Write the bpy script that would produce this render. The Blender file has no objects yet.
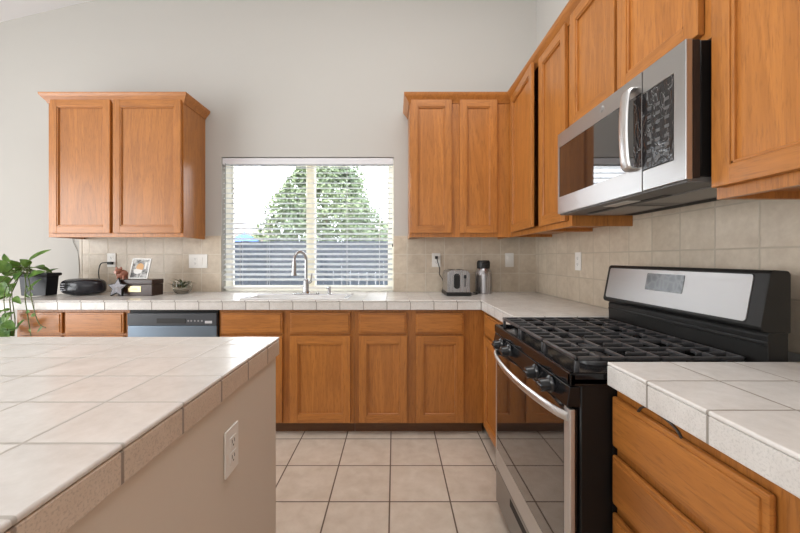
import bpy, bmesh, math, random
from mathutils import Vector, Matrix, noise
C = bpy.context.scene.collection
SC = bpy.context.scene
R = math.radians
PI = math.pi
rnd = random.Random(7)

# ------------------------------------------------------------------ camera, world, lights
cam_d = bpy.data.cameras.new('camera'); cam = bpy.data.objects.new('camera', cam_d); C.objects.link(cam)
FPX = 356.0; HC = 1.2
cam.location = (0, 0, HC); cam.rotation_euler = (R(90), 0, 0)
cam_d.sensor_width = 36.0; cam_d.sensor_fit = 'HORIZONTAL'; cam_d.lens = FPX / 800 * 36
cam_d.shift_x = (400 - 394.5) / 800; cam_d.shift_y = -(266.5 - 258.5) / 800
cam_d.clip_start = 0.02
SC.camera = cam
SC.view_settings.view_transform = 'Standard'; SC.view_settings.look = 'None'
SC.view_settings.gamma = 1.0; SC.view_settings.exposure = -0.05
SC.view_settings.use_curve_mapping = False
w = bpy.data.worlds.new('sky'); SC.world = w; w.use_nodes = True
bg = w.node_tree.nodes['Background']; bg.inputs[0].default_value = (0.90, 0.95, 1.0, 1); bg.inputs[1].default_value = 9.0

def lamp(name, kind, loc, rot, energy, color=(1, 1, 1), size=None):
    d = bpy.data.lights.new(name, kind); d.energy = energy; d.color = color
    if kind == 'AREA':
        d.shape = 'RECTANGLE'; d.size, d.size_y = size
    o = bpy.data.objects.new(name, d); C.objects.link(o); o.location = loc; o.rotation_euler = rot
    return o
s = lamp('sun', 'SUN', (0, -6, 12), (R(24), 0, R(-14)), 5.0, (1, 0.95, 0.86)); s.data.angle = R(1)
lamp('daylight_sliding_door', 'AREA', (-4.85, -0.25, 1.30), (0, R(-90), 0), 195, (0.95, 0.98, 1.0), (2.1, 3.4))
lamp('rear_fill', 'AREA', (-1.2, -3.35, 1.7), (R(90), 0, 0), 34, (0.96, 0.98, 1.0), (4.2, 2.0))  # unseen area light added behind the camera; no windows there
lamp('overhead_fill', 'AREA', (0.15, 1.1, 3.6), (0, 0, 0), 36, (1.0, 0.99, 0.97), (1.6, 1.6))  # unseen overhead area light, added to brighten the floor

# ------------------------------------------------------------------ mesh builder
class MB:
    def __init__(s, M=None):
        s.bm = bmesh.new(); s.M = M or Matrix.Identity(4); s.mi = 0; s.slots = None
    def _add(s, t, M=None):
        for f in t.faces: f.material_index = s.mi
        bmesh.ops.transform(t, matrix=(s.M @ M) if M is not None else s.M, verts=t.verts)
        me = bpy.data.meshes.new('tmp'); t.to_mesh(me); t.free()
        s.bm.from_mesh(me); bpy.data.meshes.remove(me)
        return s
    def box(s, a, b, bev=0.0, seg=1, M=None):
        t = bmesh.new(); bmesh.ops.create_cube(t, size=1.0)
        lo = [min(p, q) for p, q in zip(a, b)]; hi = [max(p, q) for p, q in zip(a, b)]
        for v in t.verts:
            v.co = Vector([lo[i] + (v.co[i] + 0.5) * (hi[i] - lo[i]) for i in range(3)])
        if bev > 0:
            bev = min(bev, 0.45 * min(h - l for l, h in zip(lo, hi)))
            bmesh.ops.bevel(t, geom=t.edges[:], offset=bev, segments=seg, profile=0.5, affect='EDGES')
        return s._add(t, M)
    def prism(s, pts, a, b, axis='y', bev=0.0, seg=1, M=None):
        """2-D outline extruded from a to b along axis; pts are (x,z) for y, (y,z) for x, (x,y) for z."""
        t = bmesh.new()
        def P(p, q): return {'y': (p[0], q, p[1]), 'x': (q, p[0], p[1]), 'z': (p[0], p[1], q)}[axis]
        v0 = [t.verts.new(P(p, a)) for p in pts]; v1 = [t.verts.new(P(p, b)) for p in pts]
        t.faces.new(v0); t.faces.new(v1[::-1]); n = len(pts)
        for i in range(n): t.faces.new((v0[i], v1[i], v1[(i + 1) % n], v0[(i + 1) % n]))
        bmesh.ops.recalc_face_normals(t, faces=t.faces[:])
        if bev > 0: bmesh.ops.bevel(t, geom=t.edges[:], offset=bev, segments=seg, profile=0.5, affect='EDGES')
        return s._add(t, M)
    def lathe(s, prof, c=(0, 0, 0), n=24, M=None):
        t = bmesh.new(); rings = []
        for r, z in prof:
            if r < 1e-5: rings.append([t.verts.new((0, 0, z))])
            else: rings.append([t.verts.new((r * math.cos(2 * PI * k / n), r * math.sin(2 * PI * k / n), z)) for k in range(n)])
        for A, B in zip(rings, rings[1:]):
            for k in range(n):
                q = []
                for v in (A[k % len(A)], A[(k + 1) % n % len(A)], B[(k + 1) % n % len(B)], B[k % len(B)]):
                    if v not in q: q.append(v)
                if len(q) > 2: t.faces.new(q)
        for rg in (rings[0], rings[-1]):
            if len(rg) > 2: t.faces.new(rg)
        bmesh.ops.recalc_face_normals(t, faces=t.faces[:])
        T = Matrix.Translation(c)
        return s._add(t, T @ M if M is not None else T)
    def tube(s, path, r, n=8, sq=None):
        """swept tube; r is a number or list; sq=(a,b) scales the section on its two axes."""
        t = bmesh.new(); P = [Vector(p) for p in path]; m = len(P)
        rr = r if isinstance(r, (list, tuple)) else [r] * m
        d0 = (P[1] - P[0]).normalized()
        up = Vector((0, 0, 1)) if abs(d0.z) < 0.9 else Vector((1, 0, 0))
        sx = d0.cross(up).normalized(); rings = []
        for i in range(m):
            d = (P[min(i + 1, m - 1)] - P[max(i - 1, 0)]).normalized()
            sx = (sx - d * sx.dot(d)).normalized(); sy = d.cross(sx)
            a, b = sq or (1, 1)
            rings.append([t.verts.new(P[i] + sx * (rr[i] * a * math.cos(2 * PI * k / n)) + sy * (rr[i] * b * math.sin(2 * PI * k / n))) for k in range(n)])
        for A, B in zip(rings, rings[1:]):
            for k in range(n): t.faces.new((A[k], A[(k + 1) % n], B[(k + 1) % n], B[k]))
        t.faces.new(rings[0][::-1]); t.faces.new(rings[-1])
        bmesh.ops.recalc_face_normals(t, faces=t.faces[:])
        return s._add(t)
    def sphere(s, c, r, sc=(1, 1, 1), sub=2, M=None):
        t = bmesh.new(); bmesh.ops.create_icosphere(t, subdivisions=sub, radius=r)
        T = Matrix.Translation(c) @ (M if M is not None else Matrix.Identity(4)) @ Matrix.Diagonal((*sc, 1))
        return s._add(t, T)
    def cells(s, xs, ys, on, a, b, axis='z'):
        """slab of the grid cells for which on(xmid, ymid); thickness a..b along axis."""
        t = bmesh.new(); vv = {}
        def V(i, j, k):
            if (i, j, k) not in vv:
                p, q, h = xs[i], ys[j], (a, b)[k]
                vv[(i, j, k)] = t.verts.new({'z': (p, q, h), 'y': (p, h, q), 'x': (h, p, q)}[axis])
            return vv[(i, j, k)]
        nx, ny = len(xs) - 1, len(ys) - 1
        F = [[on((xs[i] + xs[i + 1]) / 2, (ys[j] + ys[j + 1]) / 2) for j in range(ny)] for i in range(nx)]
        g = lambda i, j: 0 <= i < nx and 0 <= j < ny and F[i][j]
        for i in range(nx):
            for j in range(ny):
                if not F[i][j]: continue
                for k in (0, 1): t.faces.new((V(i, j, k), V(i + 1, j, k), V(i + 1, j + 1, k), V(i, j + 1, k)))
                for (di, dj, p, q) in ((-1, 0, (i, j), (i, j + 1)), (1, 0, (i + 1, j), (i + 1, j + 1)), (0, -1, (i, j), (i + 1, j)), (0, 1, (i, j + 1), (i + 1, j + 1))):
                    if not g(i + di, j + dj): t.faces.new((V(*p, 0), V(*q, 0), V(*q, 1), V(*p, 1)))
        bmesh.ops.recalc_face_normals(t, faces=t.faces[:])
        return s._add(t)
    def sweep(s, path, normals, prof):
        """profile (out, z) swept along a 2-D polyline with mitred right-angle corners."""
        t = bmesh.new(); m = len(path); rings = []
        for i in range(m):
            a = Vector(normals[max(i - 1, 0)]); b = Vector(normals[min(i, m - 2)])
            o = a if (a - b).length < 1e-6 else a + b
            rings.append([t.verts.new((path[i][0] + o.x * p, path[i][1] + o.y * p, z)) for p, z in prof])
        n = len(prof)
        for A, B in zip(rings, rings[1:]):
            for k in range(n): t.faces.new((A[k], A[(k + 1) % n], B[(k + 1) % n], B[k]))
        t.faces.new(rings[0]); t.faces.new(rings[-1])
        bmesh.ops.recalc_face_normals(t, faces=t.faces[:])
        return s._add(t)

def smooth(pts, n=8):
    P_ = [Vector(p) for p in pts]; out = []
    for i in range(len(P_) - 1):
        p0_, p1_, p2_, p3_ = P_[max(i - 1, 0)], P_[i], P_[i + 1], P_[min(i + 2, len(P_) - 1)]
        for k in range(n):
            t = k / n; out.append(0.5 * ((2 * p1_) + (p2_ - p0_) * t + (2 * p0_ - 5 * p1_ + 4 * p2_ - p3_) * t * t + (3 * p1_ - p0_ - 3 * p2_ + p3_) * t ** 3))
    out.append(P_[-1]); return out
def tagit(o, label=None, cat=None, group=None, kind=None):
    if label: o['label'] = label
    if cat: o['category'] = cat
    if group: o['group'] = group
    if kind: o['kind'] = kind
    return o
def wloc(o):
    v = Vector((0, 0, 0))
    while o: v += o.location; o = o.parent
    return v
def obj(name, mb, mats, parent=None, loc=None, recalc=True, smooth=38):
    me = bpy.data.meshes.new(name)
    if recalc: bmesh.ops.recalc_face_normals(mb.bm, faces=mb.bm.faces[:])
    off = Vector(loc) if loc is not None else (wloc(parent) if parent else Vector((0, 0, 0)))
    bmesh.ops.translate(mb.bm, vec=-off, verts=mb.bm.verts)
    mb.bm.to_mesh(me); mb.bm.free()
    for m in (mats if isinstance(mats, (list, tuple)) else [mats]): me.materials.append(m)
    if smooth:
        me.shade_smooth(); me.set_sharp_from_angle(angle=R(smooth))
    o = bpy.data.objects.new(name, me); C.objects.link(o)
    if smooth and recalc:
        wm = o.modifiers.new('normals', 'WEIGHTED_NORMAL'); wm.keep_sharp = True
    if parent: o.parent = parent
    elif loc is not None: o.location = loc
    return o
def thing(name, label, cat, loc=(0, 0, 0), group=None):
    o = bpy.data.objects.new(name, None); C.objects.link(o); o.location = loc; o.empty_display_size = 0.05
    return tagit(o, label, cat, group)
def copy_thing(o, delta, label, group=None):
    c = o.copy(); C.objects.link(c); c.location = o.location + Vector(delta); c['label'] = label
    if group: c['group'] = group
    for ch in list(o.children):
        d = ch.copy(); C.objects.link(d); d.parent = c
        for g in list(ch.children):
            e = g.copy(); C.objects.link(e); e.parent = d
    return c

# ------------------------------------------------------------------ materials
class NT:
    def __init__(s, name):
        s.m = bpy.data.materials.new(name); s.m.use_nodes = True; s.t = s.m.node_tree
        s.b = s.t.nodes['Principled BSDF']
    def n(s, typ, **kw):
        x = s.t.nodes.new(typ)
        for k, v in kw.items(): setattr(x, k, v)
        return x
    def l(s, a, b): s.t.links.new(a, b)
    def math(s, op, a, b=None, c=None):
        x = s.n('ShaderNodeMath', operation=op)
        for i, v in enumerate((a, b, c)):
            if v is None: continue
            if isinstance(v, (int, float)): x.inputs[i].default_value = v
            else: s.l(v, x.inputs[i])
        return x.outputs[0]
    def mix(s, f, a, b, mode='MIX'):
        x = s.n('ShaderNodeMix', data_type='RGBA', blend_type=mode)
        for k, v in ((0, f), (6, a), (7, b)):
            if isinstance(v, (int, float)): x.inputs[k].default_value = v
            elif isinstance(v, tuple): x.inputs[k].default_value = (*v, 1)
            else: s.l(v, x.inputs[k])
        return x.outputs[2]
    def noise(s, vec, scale, detail=4, rough=0.55, dist=0.0):
        x = s.n('ShaderNodeTexNoise'); x.inputs['Scale'].default_value = scale; x.inputs['Detail'].default_value = detail
        x.inputs['Roughness'].default_value = rough; x.inputs['Distortion'].default_value = dist
        s.l(vec, x.inputs['Vector']); return x.outputs[0]
    def ramp(s, f, lo, hi):
        x = s.n('ShaderNodeMapRange'); x.inputs[1].default_value = lo; x.inputs[2].default_value = hi; x.clamp = True
        s.l(f, x.inputs[0]); return x.outputs[0]
    def bump(s, h, strength, dist):
        x = s.n('ShaderNodeBump'); x.inputs['Strength'].default_value = strength; x.inputs['Distance'].default_value = dist
        s.l(h, x.inputs['Height']); s.l(x.outputs[0], s.b.inputs['Normal']); return x
    def set(s, **kw):
        for k, v in kw.items():
            i = s.b.inputs[k.replace('_', ' ')]
            if isinstance(v, tuple): i.default_value = (*v, 1) if len(v) == 3 else v
            elif isinstance(v, (int, float)): i.default_value = v
            else: s.l(v, i)
        return s.m

def plain(name, col, rough=0.5, metal=0.0, **kw):
    return NT(name).set(Base_Color=col, Roughness=rough, Metallic=metal, **kw)
def grained(name, col, rough=0.5, var=0.1, scale=20, bump=0.0, metal=0.0, **kw):
    t = NT(name); co = t.n('ShaderNodeTexCoord').outputs['Object']
    n = t.noise(co, scale, 5)
    c = t.mix(n, tuple(x * (1 - var) for x in col), tuple(min(1, x * (1 + var)) for x in col))
    if bump: t.bump(n, bump, 0.003)
    return t.set(Base_Color=c, Roughness=rough, Metallic=metal, **kw)

def wood(name, axis, light=(0.53, 0.205, 0.043), dark=(0.29, 0.097, 0.018)):
    t = NT(name); co = t.n('ShaderNodeTexCoord').outputs['Object']
    oi = t.n('ShaderNodeObjectInfo').outputs['Random']
    mp = t.n('ShaderNodeMapping'); t.l(co, mp.inputs[0])
    k = 0.09; sc = [1, 1, 1]; sc['xyz'.index(axis)] = k; mp.inputs['Scale'].default_value = sc
    ad = t.n('ShaderNodeVectorMath', operation='ADD'); t.l(mp.outputs[0], ad.inputs[0])
    cb = t.n('ShaderNodeCombineXYZ'); r7 = t.math('MULTIPLY', oi, 7.3)
    for i in range(3): t.l(r7, cb.inputs[i])
    t.l(cb.outputs[0], ad.inputs[1]); v = ad.outputs[0]
    n1 = t.noise(v, 9, 5, 0.6, 0.6)                     # broad figure
    rings = t.math('FRACT', t.math('MULTIPLY', n1, 7.0))
    rings = t.math('ABSOLUTE', t.math('SUBTRACT', rings, 0.5))
    n2 = t.noise(v, 150, 3, 0.7)                        # pores
    pores = t.ramp(n2, 0.52, 0.70)
    f = t.math('ADD', t.math('MULTIPLY', t.ramp(n1, 0.3, 0.7), 0.35), t.math('MULTIPLY', rings, 0.75))
    c = t.mix(f, light, dark)
    c = t.mix(t.math('MULTIPLY', pores, 0.5), c, tuple(x * 0.62 for x in dark))
    hv = t.n('ShaderNodeHueSaturation'); t.l(c, hv.inputs['Color'])
    t.l(t.math('ADD', 0.93, t.math('MULTIPLY', oi, 0.14)), hv.inputs['Value'])
    t.bump(pores, 0.12, 0.001)
    return t.set(Base_Color=hv.outputs[0], Roughness=0.36, Coat_Weight=0.15, Coat_Roughness=0.2)

def tile(name, col, col2, grout, axes, pitch, off, gw, rough=0.3, bump=0.35, fine=40, speck=0.0, grough=0.8):
    t = NT(name); g = t.n('ShaderNodeNewGeometry').outputs['Position']
    sp = t.n('ShaderNodeSeparateXYZ'); t.l(g, sp.inputs[0])
    masks, ids = [], []
    for a, p, o in zip(axes, pitch, off):
        u = t.math('DIVIDE', t.math('SUBTRACT', sp.outputs['XYZ'.index(a)], o), p)
        ids.append(t.math('FLOOR', u))
        d = t.math('MULTIPLY', t.math('SUBTRACT', 0.5, t.math('ABSOLUTE', t.math('SUBTRACT', t.math('FRACT', u), 0.5))), p)
        masks.append(t.ramp(d, gw * 0.5, gw * 0.5 + 0.0018))
    m = masks[0] if len(masks) == 1 else t.math('MINIMUM', *masks)
    cb = t.n('ShaderNodeCombineXYZ')
    for i, x in enumerate(ids): t.l(x, cb.inputs[i])
    wn = t.n('ShaderNodeTexWhiteNoise'); t.l(cb.outputs[0], wn.inputs['Vector'])
    ad = t.n('ShaderNodeVectorMath', operation='MULTIPLY_ADD'); t.l(wn.outputs['Color'], ad.inputs[0])
    ad.inputs[1].default_value = (3, 3, 3); t.l(g, ad.inputs[2]); v = ad.outputs[0]
    n1 = t.noise(v, 9, 6, 0.62, 0.4); n2 = t.noise(v, fine, 5, 0.65)
    f = t.ramp(t.math('ADD', t.math('MULTIPLY', n1, 0.62), t.math('MULTIPLY', n2, 0.38)), 0.34, 0.66)
    c = t.mix(f, col, col2)
    if speck:
        n3 = t.noise(v, 260, 2, 0.6)
        c = t.mix(t.math('MULTIPLY', t.ramp(n3, 0.50, 0.66), speck), c, tuple(x * 0.60 for x in col))
    hv = t.n('ShaderNodeHueSaturation'); t.l(c, hv.inputs['Color'])
    t.l(t.math('ADD', 0.965, t.math('MULTIPLY', wn.outputs['Value'], 0.07)), hv.inputs['Value'])
    c = t.mix(m, grout, hv.outputs[0])
    h = t.math('ADD', m, t.math('MULTIPLY', f, 0.12))
    t.bump(h, bump, 0.004)
    rg = t.math('ADD', t.math('MULTIPLY', m, rough - grough), grough)
    return t.set(Base_Color=c, Roughness=rg)

def paint(name, col, rough=0.75, scale=160, bump=0.06):
    t = NT(name); g = t.n('ShaderNodeNewGeometry').outputs['Position']
    n = t.noise(g, scale, 3); t.bump(n, bump, 0.002)
    n2 = t.noise(g, 0.9, 2)
    return t.set(Base_Color=t.mix(n2, tuple(x * 0.98 for x in col), col), Roughness=rough)

def steel(name, col=(0.62, 0.61, 0.60), rough=0.30, axis='y'):
    t = NT(name); co = t.n('ShaderNodeTexCoord').outputs['Object']
    mp = t.n('ShaderNodeMapping'); t.l(co, mp.inputs[0]); sc = [160, 160, 160]; sc['xyz'.index(axis)] = 3
    mp.inputs['Scale'].default_value = sc
    n = t.noise(mp.outputs[0], 1.0, 3)
    r = t.math('ADD', rough - 0.07, t.math('MULTIPLY', n, 0.14))
    t.bump(n, 0.012, 0.001)
    return t.set(Base_Color=t.mix(n, tuple(x * 0.93 for x in col), col), Roughness=r, Metallic=1.0)

WZ, WX, WY = wood('oak_vertical', 'z'), wood('oak_along', 'x'), wood('oak_deep', 'y')
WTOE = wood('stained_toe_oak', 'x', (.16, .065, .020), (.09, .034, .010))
DARKIN = grained('cabinet_interior', (0.42, 0.30, 0.17), 0.7, 0.1, 8)
M_wall = paint('wall_paint', (0.53, 0.515, 0.485))
M_ceil = paint('ceiling_paint', (0.80, 0.80, 0.82))
M_island = paint('island_paint', (0.70, 0.625, 0.535), 0.6)
TC, TC2, TG = (0.64, 0.61, 0.575), (0.77, 0.745, 0.715), (0.30, 0.27, 0.235)
P = 0.1569
M_ctop = tile('counter_tile', TC, TC2, TG, 'XY', (P, P), (0.1005, 2.366), 0.004, 0.22)
M_cedx = tile('counter_edge_tile_x', TC, TC2, TG, 'X', (P,), (0.1067,), 0.004, 0.25, speck=0.3)
M_cedy = tile('counter_edge_tile_y', TC, TC2, TG, 'Y', (P,), (2.373,), 0.004, 0.25, speck=0.3)
M_rtop = tile('right_counter_tile', TC, TC2, TG, 'XY', (0.172, 0.1575), (0.742, 0.8145), 0.004, 0.25)
M_redy = tile('right_counter_edge_tile', TC, TC2, TG, 'Y', (0.1575,), (0.8145,), 0.004, 0.3, speck=0.3)
M_itop = tile('island_tile', TC, TC2, (0.46, 0.43, 0.39), 'XY', (0.159, 0.1545), (-0.4045, 0.8484), 0.0045, 0.2)
M_iedy = tile('island_edge_tile', (0.62, 0.51, 0.41), (0.72, 0.62, 0.52), (0.30, 0.25, 0.21), 'Y', (0.1545,), (0.8484,), 0.0045, 0.35, speck=0.45)
M_iedx = tile('island_end_tile', (0.62, 0.51, 0.41), (0.72, 0.62, 0.52), (0.30, 0.25, 0.21), 'X', (0.1558,), (-0.411,), 0.0045, 0.35, speck=0.45)
M_floor = tile('floor_tile', (0.62, 0.525, 0.43), (0.75, 0.665, 0.57), (0.15, 0.105, 0.075), 'XY', (0.2995, 0.306), (-0.024, 1.7566), 0.0055, 0.28, 0.3, 18)
BS, BS2, BG = (0.50, 0.41, 0.31), (0.66, 0.57, 0.455), (0.66, 0.60, 0.51)
M_bsx = tile('backsplash_tile_back', BS, BS2, BG, 'XZ', (0.157, 0.157), (0.105, 0.92), 0.004, 0.35, 0.4, 30)
M_bsy = tile('backsplash_tile_side', BS, BS2, (0.50, 0.43, 0.34), 'YZ', (0.161, 0.157), (1.317, 0.92), 0.004, 0.35, 0.4, 30)
M_bsedge = grained('backsplash_trim', (0.60, 0.52, 0.42), 0.4, 0.12, 25)
M_white = plain('white_plastic', (0.82, 0.80, 0.76), 0.35)
M_slot = plain('dark_slot', (0.02, 0.02, 0.02), 0.6)
M_blk = plain('black_enamel', (0.008, 0.008, 0.009), 0.16, Specular_IOR_Level=.35)
M_blkm = grained('black_matte', (0.013, 0.0125, 0.012), 0.42, 0.2, 60, Specular_IOR_Level=.35)
M_side = plain('black_side_panel', (0.008, 0.0075, 0.0075), 0.38, Specular_IOR_Level=.3)
M_iron = grained('cast_iron', (0.055, 0.055, 0.058), 0.34, 0.25, 90, 0.1)
M_glassb = plain('oven_glass', (0.018, 0.017, 0.017), 0.04, Coat_Weight=1.0, Coat_Roughness=0.02, Coat_IOR=1.62)
M_mwglass = plain('microwave_glass', (0.012, 0.010, 0.010), 0.04, Coat_Weight=1.0, Coat_Roughness=0.02, Coat_IOR=1.58)
M_ss = steel('stainless', (0.50, 0.495, 0.49), 0.36, 'y')
M_ssz = steel('stainless_vertical', (0.74, 0.74, 0.74), 0.36, 'z')
M_ssd = steel('dark_stainless', (0.36, 0.355, 0.35), 0.32, 'y')
M_ssdw = steel('sky_tinted_stainless', (0.20, 0.25, 0.31), 0.40, 'x')  # blue of the reflected sky is put into the base colour
M_chrome = plain('brushed_nickel', (0.48, 0.48, 0.49), 0.2, 1.0)
M_bluegrey = plain('knob_black', (0.02, 0.021, 0.023), 0.22)
M_brown = plain('brown_side', (0.028, 0.018, 0.014), 0.5, Specular_IOR_Level=.3)
M_cord = plain('black_cord', (0.012, 0.012, 0.012), 0.5)

def window_glass():
    m = bpy.data.materials.new('window_glass'); m.use_nodes = True; t = m.node_tree; t.nodes.clear()
    o = t.nodes.new('ShaderNodeOutputMaterial'); mx = t.nodes.new('ShaderNodeMixShader')
    tr = t.nodes.new('ShaderNodeBsdfTransparent'); gl = t.nodes.new('ShaderNodeBsdfGlossy'); gl.inputs['Roughness'].default_value = 0.0
    fr = t.nodes.new('ShaderNodeFresnel'); fr.inputs[0].default_value = 1.45
    t.links.new(fr.outputs[0], mx.inputs[0]); t.links.new(tr.outputs[0], mx.inputs[1]); t.links.new(gl.outputs[0], mx.inputs[2])
    t.links.new(mx.outputs[0], o.inputs[0]); return m
def slat_mat():
    m = bpy.data.materials.new('blind_slat'); m.use_nodes = True; t = m.node_tree; t.nodes.clear()
    o = t.nodes.new('ShaderNodeOutputMaterial'); mx = t.nodes.new('ShaderNodeMixShader'); mx.inputs[0].default_value = 0.62
    d = t.nodes.new('ShaderNodeBsdfDiffuse'); d.inputs[0].default_value = (0.86, 0.87, 0.88, 1)
    tr = t.nodes.new('ShaderNodeBsdfTranslucent'); tr.inputs[0].default_value = (0.93, 0.95, 0.97, 1)
    t.links.new(d.outputs[0], mx.inputs[1]); t.links.new(tr.outputs[0], mx.inputs[2]); t.links.new(mx.outputs[0], o.inputs[0]); return m
M_glass, M_slat = window_glass(), slat_mat()
M_vinyl = slat_mat(); M_vinyl.name = 'vinyl_frame'  # translucent mix added so the frame glows as if sunlit
for n_ in M_vinyl.node_tree.nodes:
    if n_.type in ('BSDF_DIFFUSE', 'BSDF_TRANSLUCENT'): n_.inputs[0].default_value = (.94, .91, .83, 1)

# ------------------------------------------------------------------ room shell
XW, YW = 1.195, 3.002            # right wall, back wall
XL, YF = -5.0, -3.5
def struct(name, mb, m, label=None, cat=None, **kw):
    o = obj(name, mb, m, **kw); o['kind'] = 'structure'
    if label: tagit(o, label, cat)
    return o
b = MB(); b.box((XL - .1, YF - .1, -0.08), (XW + .15, YW + .16, 0)); struct('floor', b, M_floor)
WX0, WX1, WZ0, WZ1 = -1.459, -0.008, 0.92, 2.056
b = MB(); b.cells([XL, WX0, WX1, XW + .15], [0, WZ0, WZ1, 4.6], lambda x, z: not (WX0 < x < WX1 and WZ0 < z < WZ1), YW, YW + .16, 'y')
struct('wall_back', b, M_wall)
b = MB(); b.box((XW, YF, 0), (XW + .12, YW, 4.6)); struct('wall_right', b, M_wall)
b = MB(); b.box((XL - .1, YF, 0), (XL, YW + .16, 4.6)); struct('wall_left', b, M_wall)
b = MB(); b.box((XL, YF - .1, 0), (XW + .12, YF, 4.6)); struct('wall_front', b, M_wall)
cz = lambda x: 3.19 + 0.237 * (x + 3.326)
b = MB(); b.prism([(XL - .1, cz(XL - .1)), (XW + .15, cz(XW + .15)), (XW + .15, cz(XW + .15) + .1), (XL - .1, cz(XL - .1) + .1)], YF - .1, YW + .16, 'y')
struct('ceiling', b, M_ceil)
# backsplash
b = MB(); b.box((-2.635, YW - .010, 0.92), (WX0 - .0, YW, 1.391)); b.mi = 1; b.box((-2.650, YW - .013, 0.92), (-2.622, YW, 1.391), .004)
struct('trim_1', b, [M_bsx, M_bsedge])
b = MB(); b.box((WX1, YW - .010, 0.92), (XW, YW, 1.391)); struct('trim_2', b, M_bsx)
b = MB(); b.box((XW - .010, -.3, 0.92), (XW, YW - .010, 1.70)); struct('trim_3', b, M_bsy)
# tiled sill in the window recess
b = MB(); b.box((WX0, YW + .001, 0.905), (WX1, YW + .135, 0.922), .002); struct('trim_4', b, M_ctop)

# window: frame, panes
wn = bpy.data.objects.new('window_1', None); C.objects.link(wn); wn.location = (WX0, YW + .1, WZ0); wn['kind'] = 'structure'
yA, yB = YW + .075, YW + .135
b = MB()
b.cells([WX0, WX0 + .05, -0.762, -0.690, WX1 - .05, WX1], [0.922, 0.965, 2.01, WZ1],
        lambda x, z: not (0.965 < z < 2.01 and (WX0 + .05 < x < -0.762 or -0.690 < x < WX1 - .05)), yA, yB, 'y')
b.box((-0.752, yA - .012, 0.95), (-0.700, yA + .01, 2.03), .003)
f = obj('window_frame', b, M_vinyl, wn); f['kind'] = 'structure'
for (x0, x1) in ((WX0 + .045, -0.757), (-0.695, WX1 - .045)):
    b = MB(); b.box((x0, yA + .028, 0.96), (x1, yA + .032, 2.015)); o = obj('window_pane', b, M_glass, wn); o['kind'] = 'structure'

# ------------------------------------------------------------------ cabinets
def door_parts(M, u0, u1, v0, v1, d0=0.002, T=0.020, fw=0.053):
    """shaker-style door in (u, d, v); returns frame builder (stiles, rails) and panel builder"""
    fr = MB(M)
    fr.mi = 0
    fr.box((u0, d0, v0), (u0 + fw, d0 + T, v1), .0035, 2); fr.box((u1 - fw, d0, v0), (u1, d0 + T, v1), .0035, 2)
    fr.mi = 1
    fr.box((u0 + fw - .002, d0, v0), (u1 - fw + .002, d0 + T - .0004, v0 + fw), .0035, 2)
    fr.box((u0 + fw - .002, d0, v1 - fw), (u1 - fw + .002, d0 + T - .0004, v1), .0035, 2)
    # stepped inner bead
    i = fw - .001; bw = .009; db = d0 + T - .004
    fr.mi = 0
    fr.box((u0 + i, d0, v0 + i), (u0 + i + bw, db, v1 - i), .002); fr.box((u1 - i - bw, d0, v0 + i), (u1 - i, db, v1 - i), .002)
    fr.mi = 1
    fr.box((u0 + i, d0, v0 + i), (u1 - i, db, v0 + i + bw), .002); fr.box((u0 + i, d0, v1 - i - bw), (u1 - i, db, v1 - i), .002)
    pn = MB(M); pn.box((u0 + fw - .01, d0 + .001, v0 + fw - .01), (u1 - fw + .01, d0 + T - .0135, v1 - fw + .01))
    return fr, pn

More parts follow.
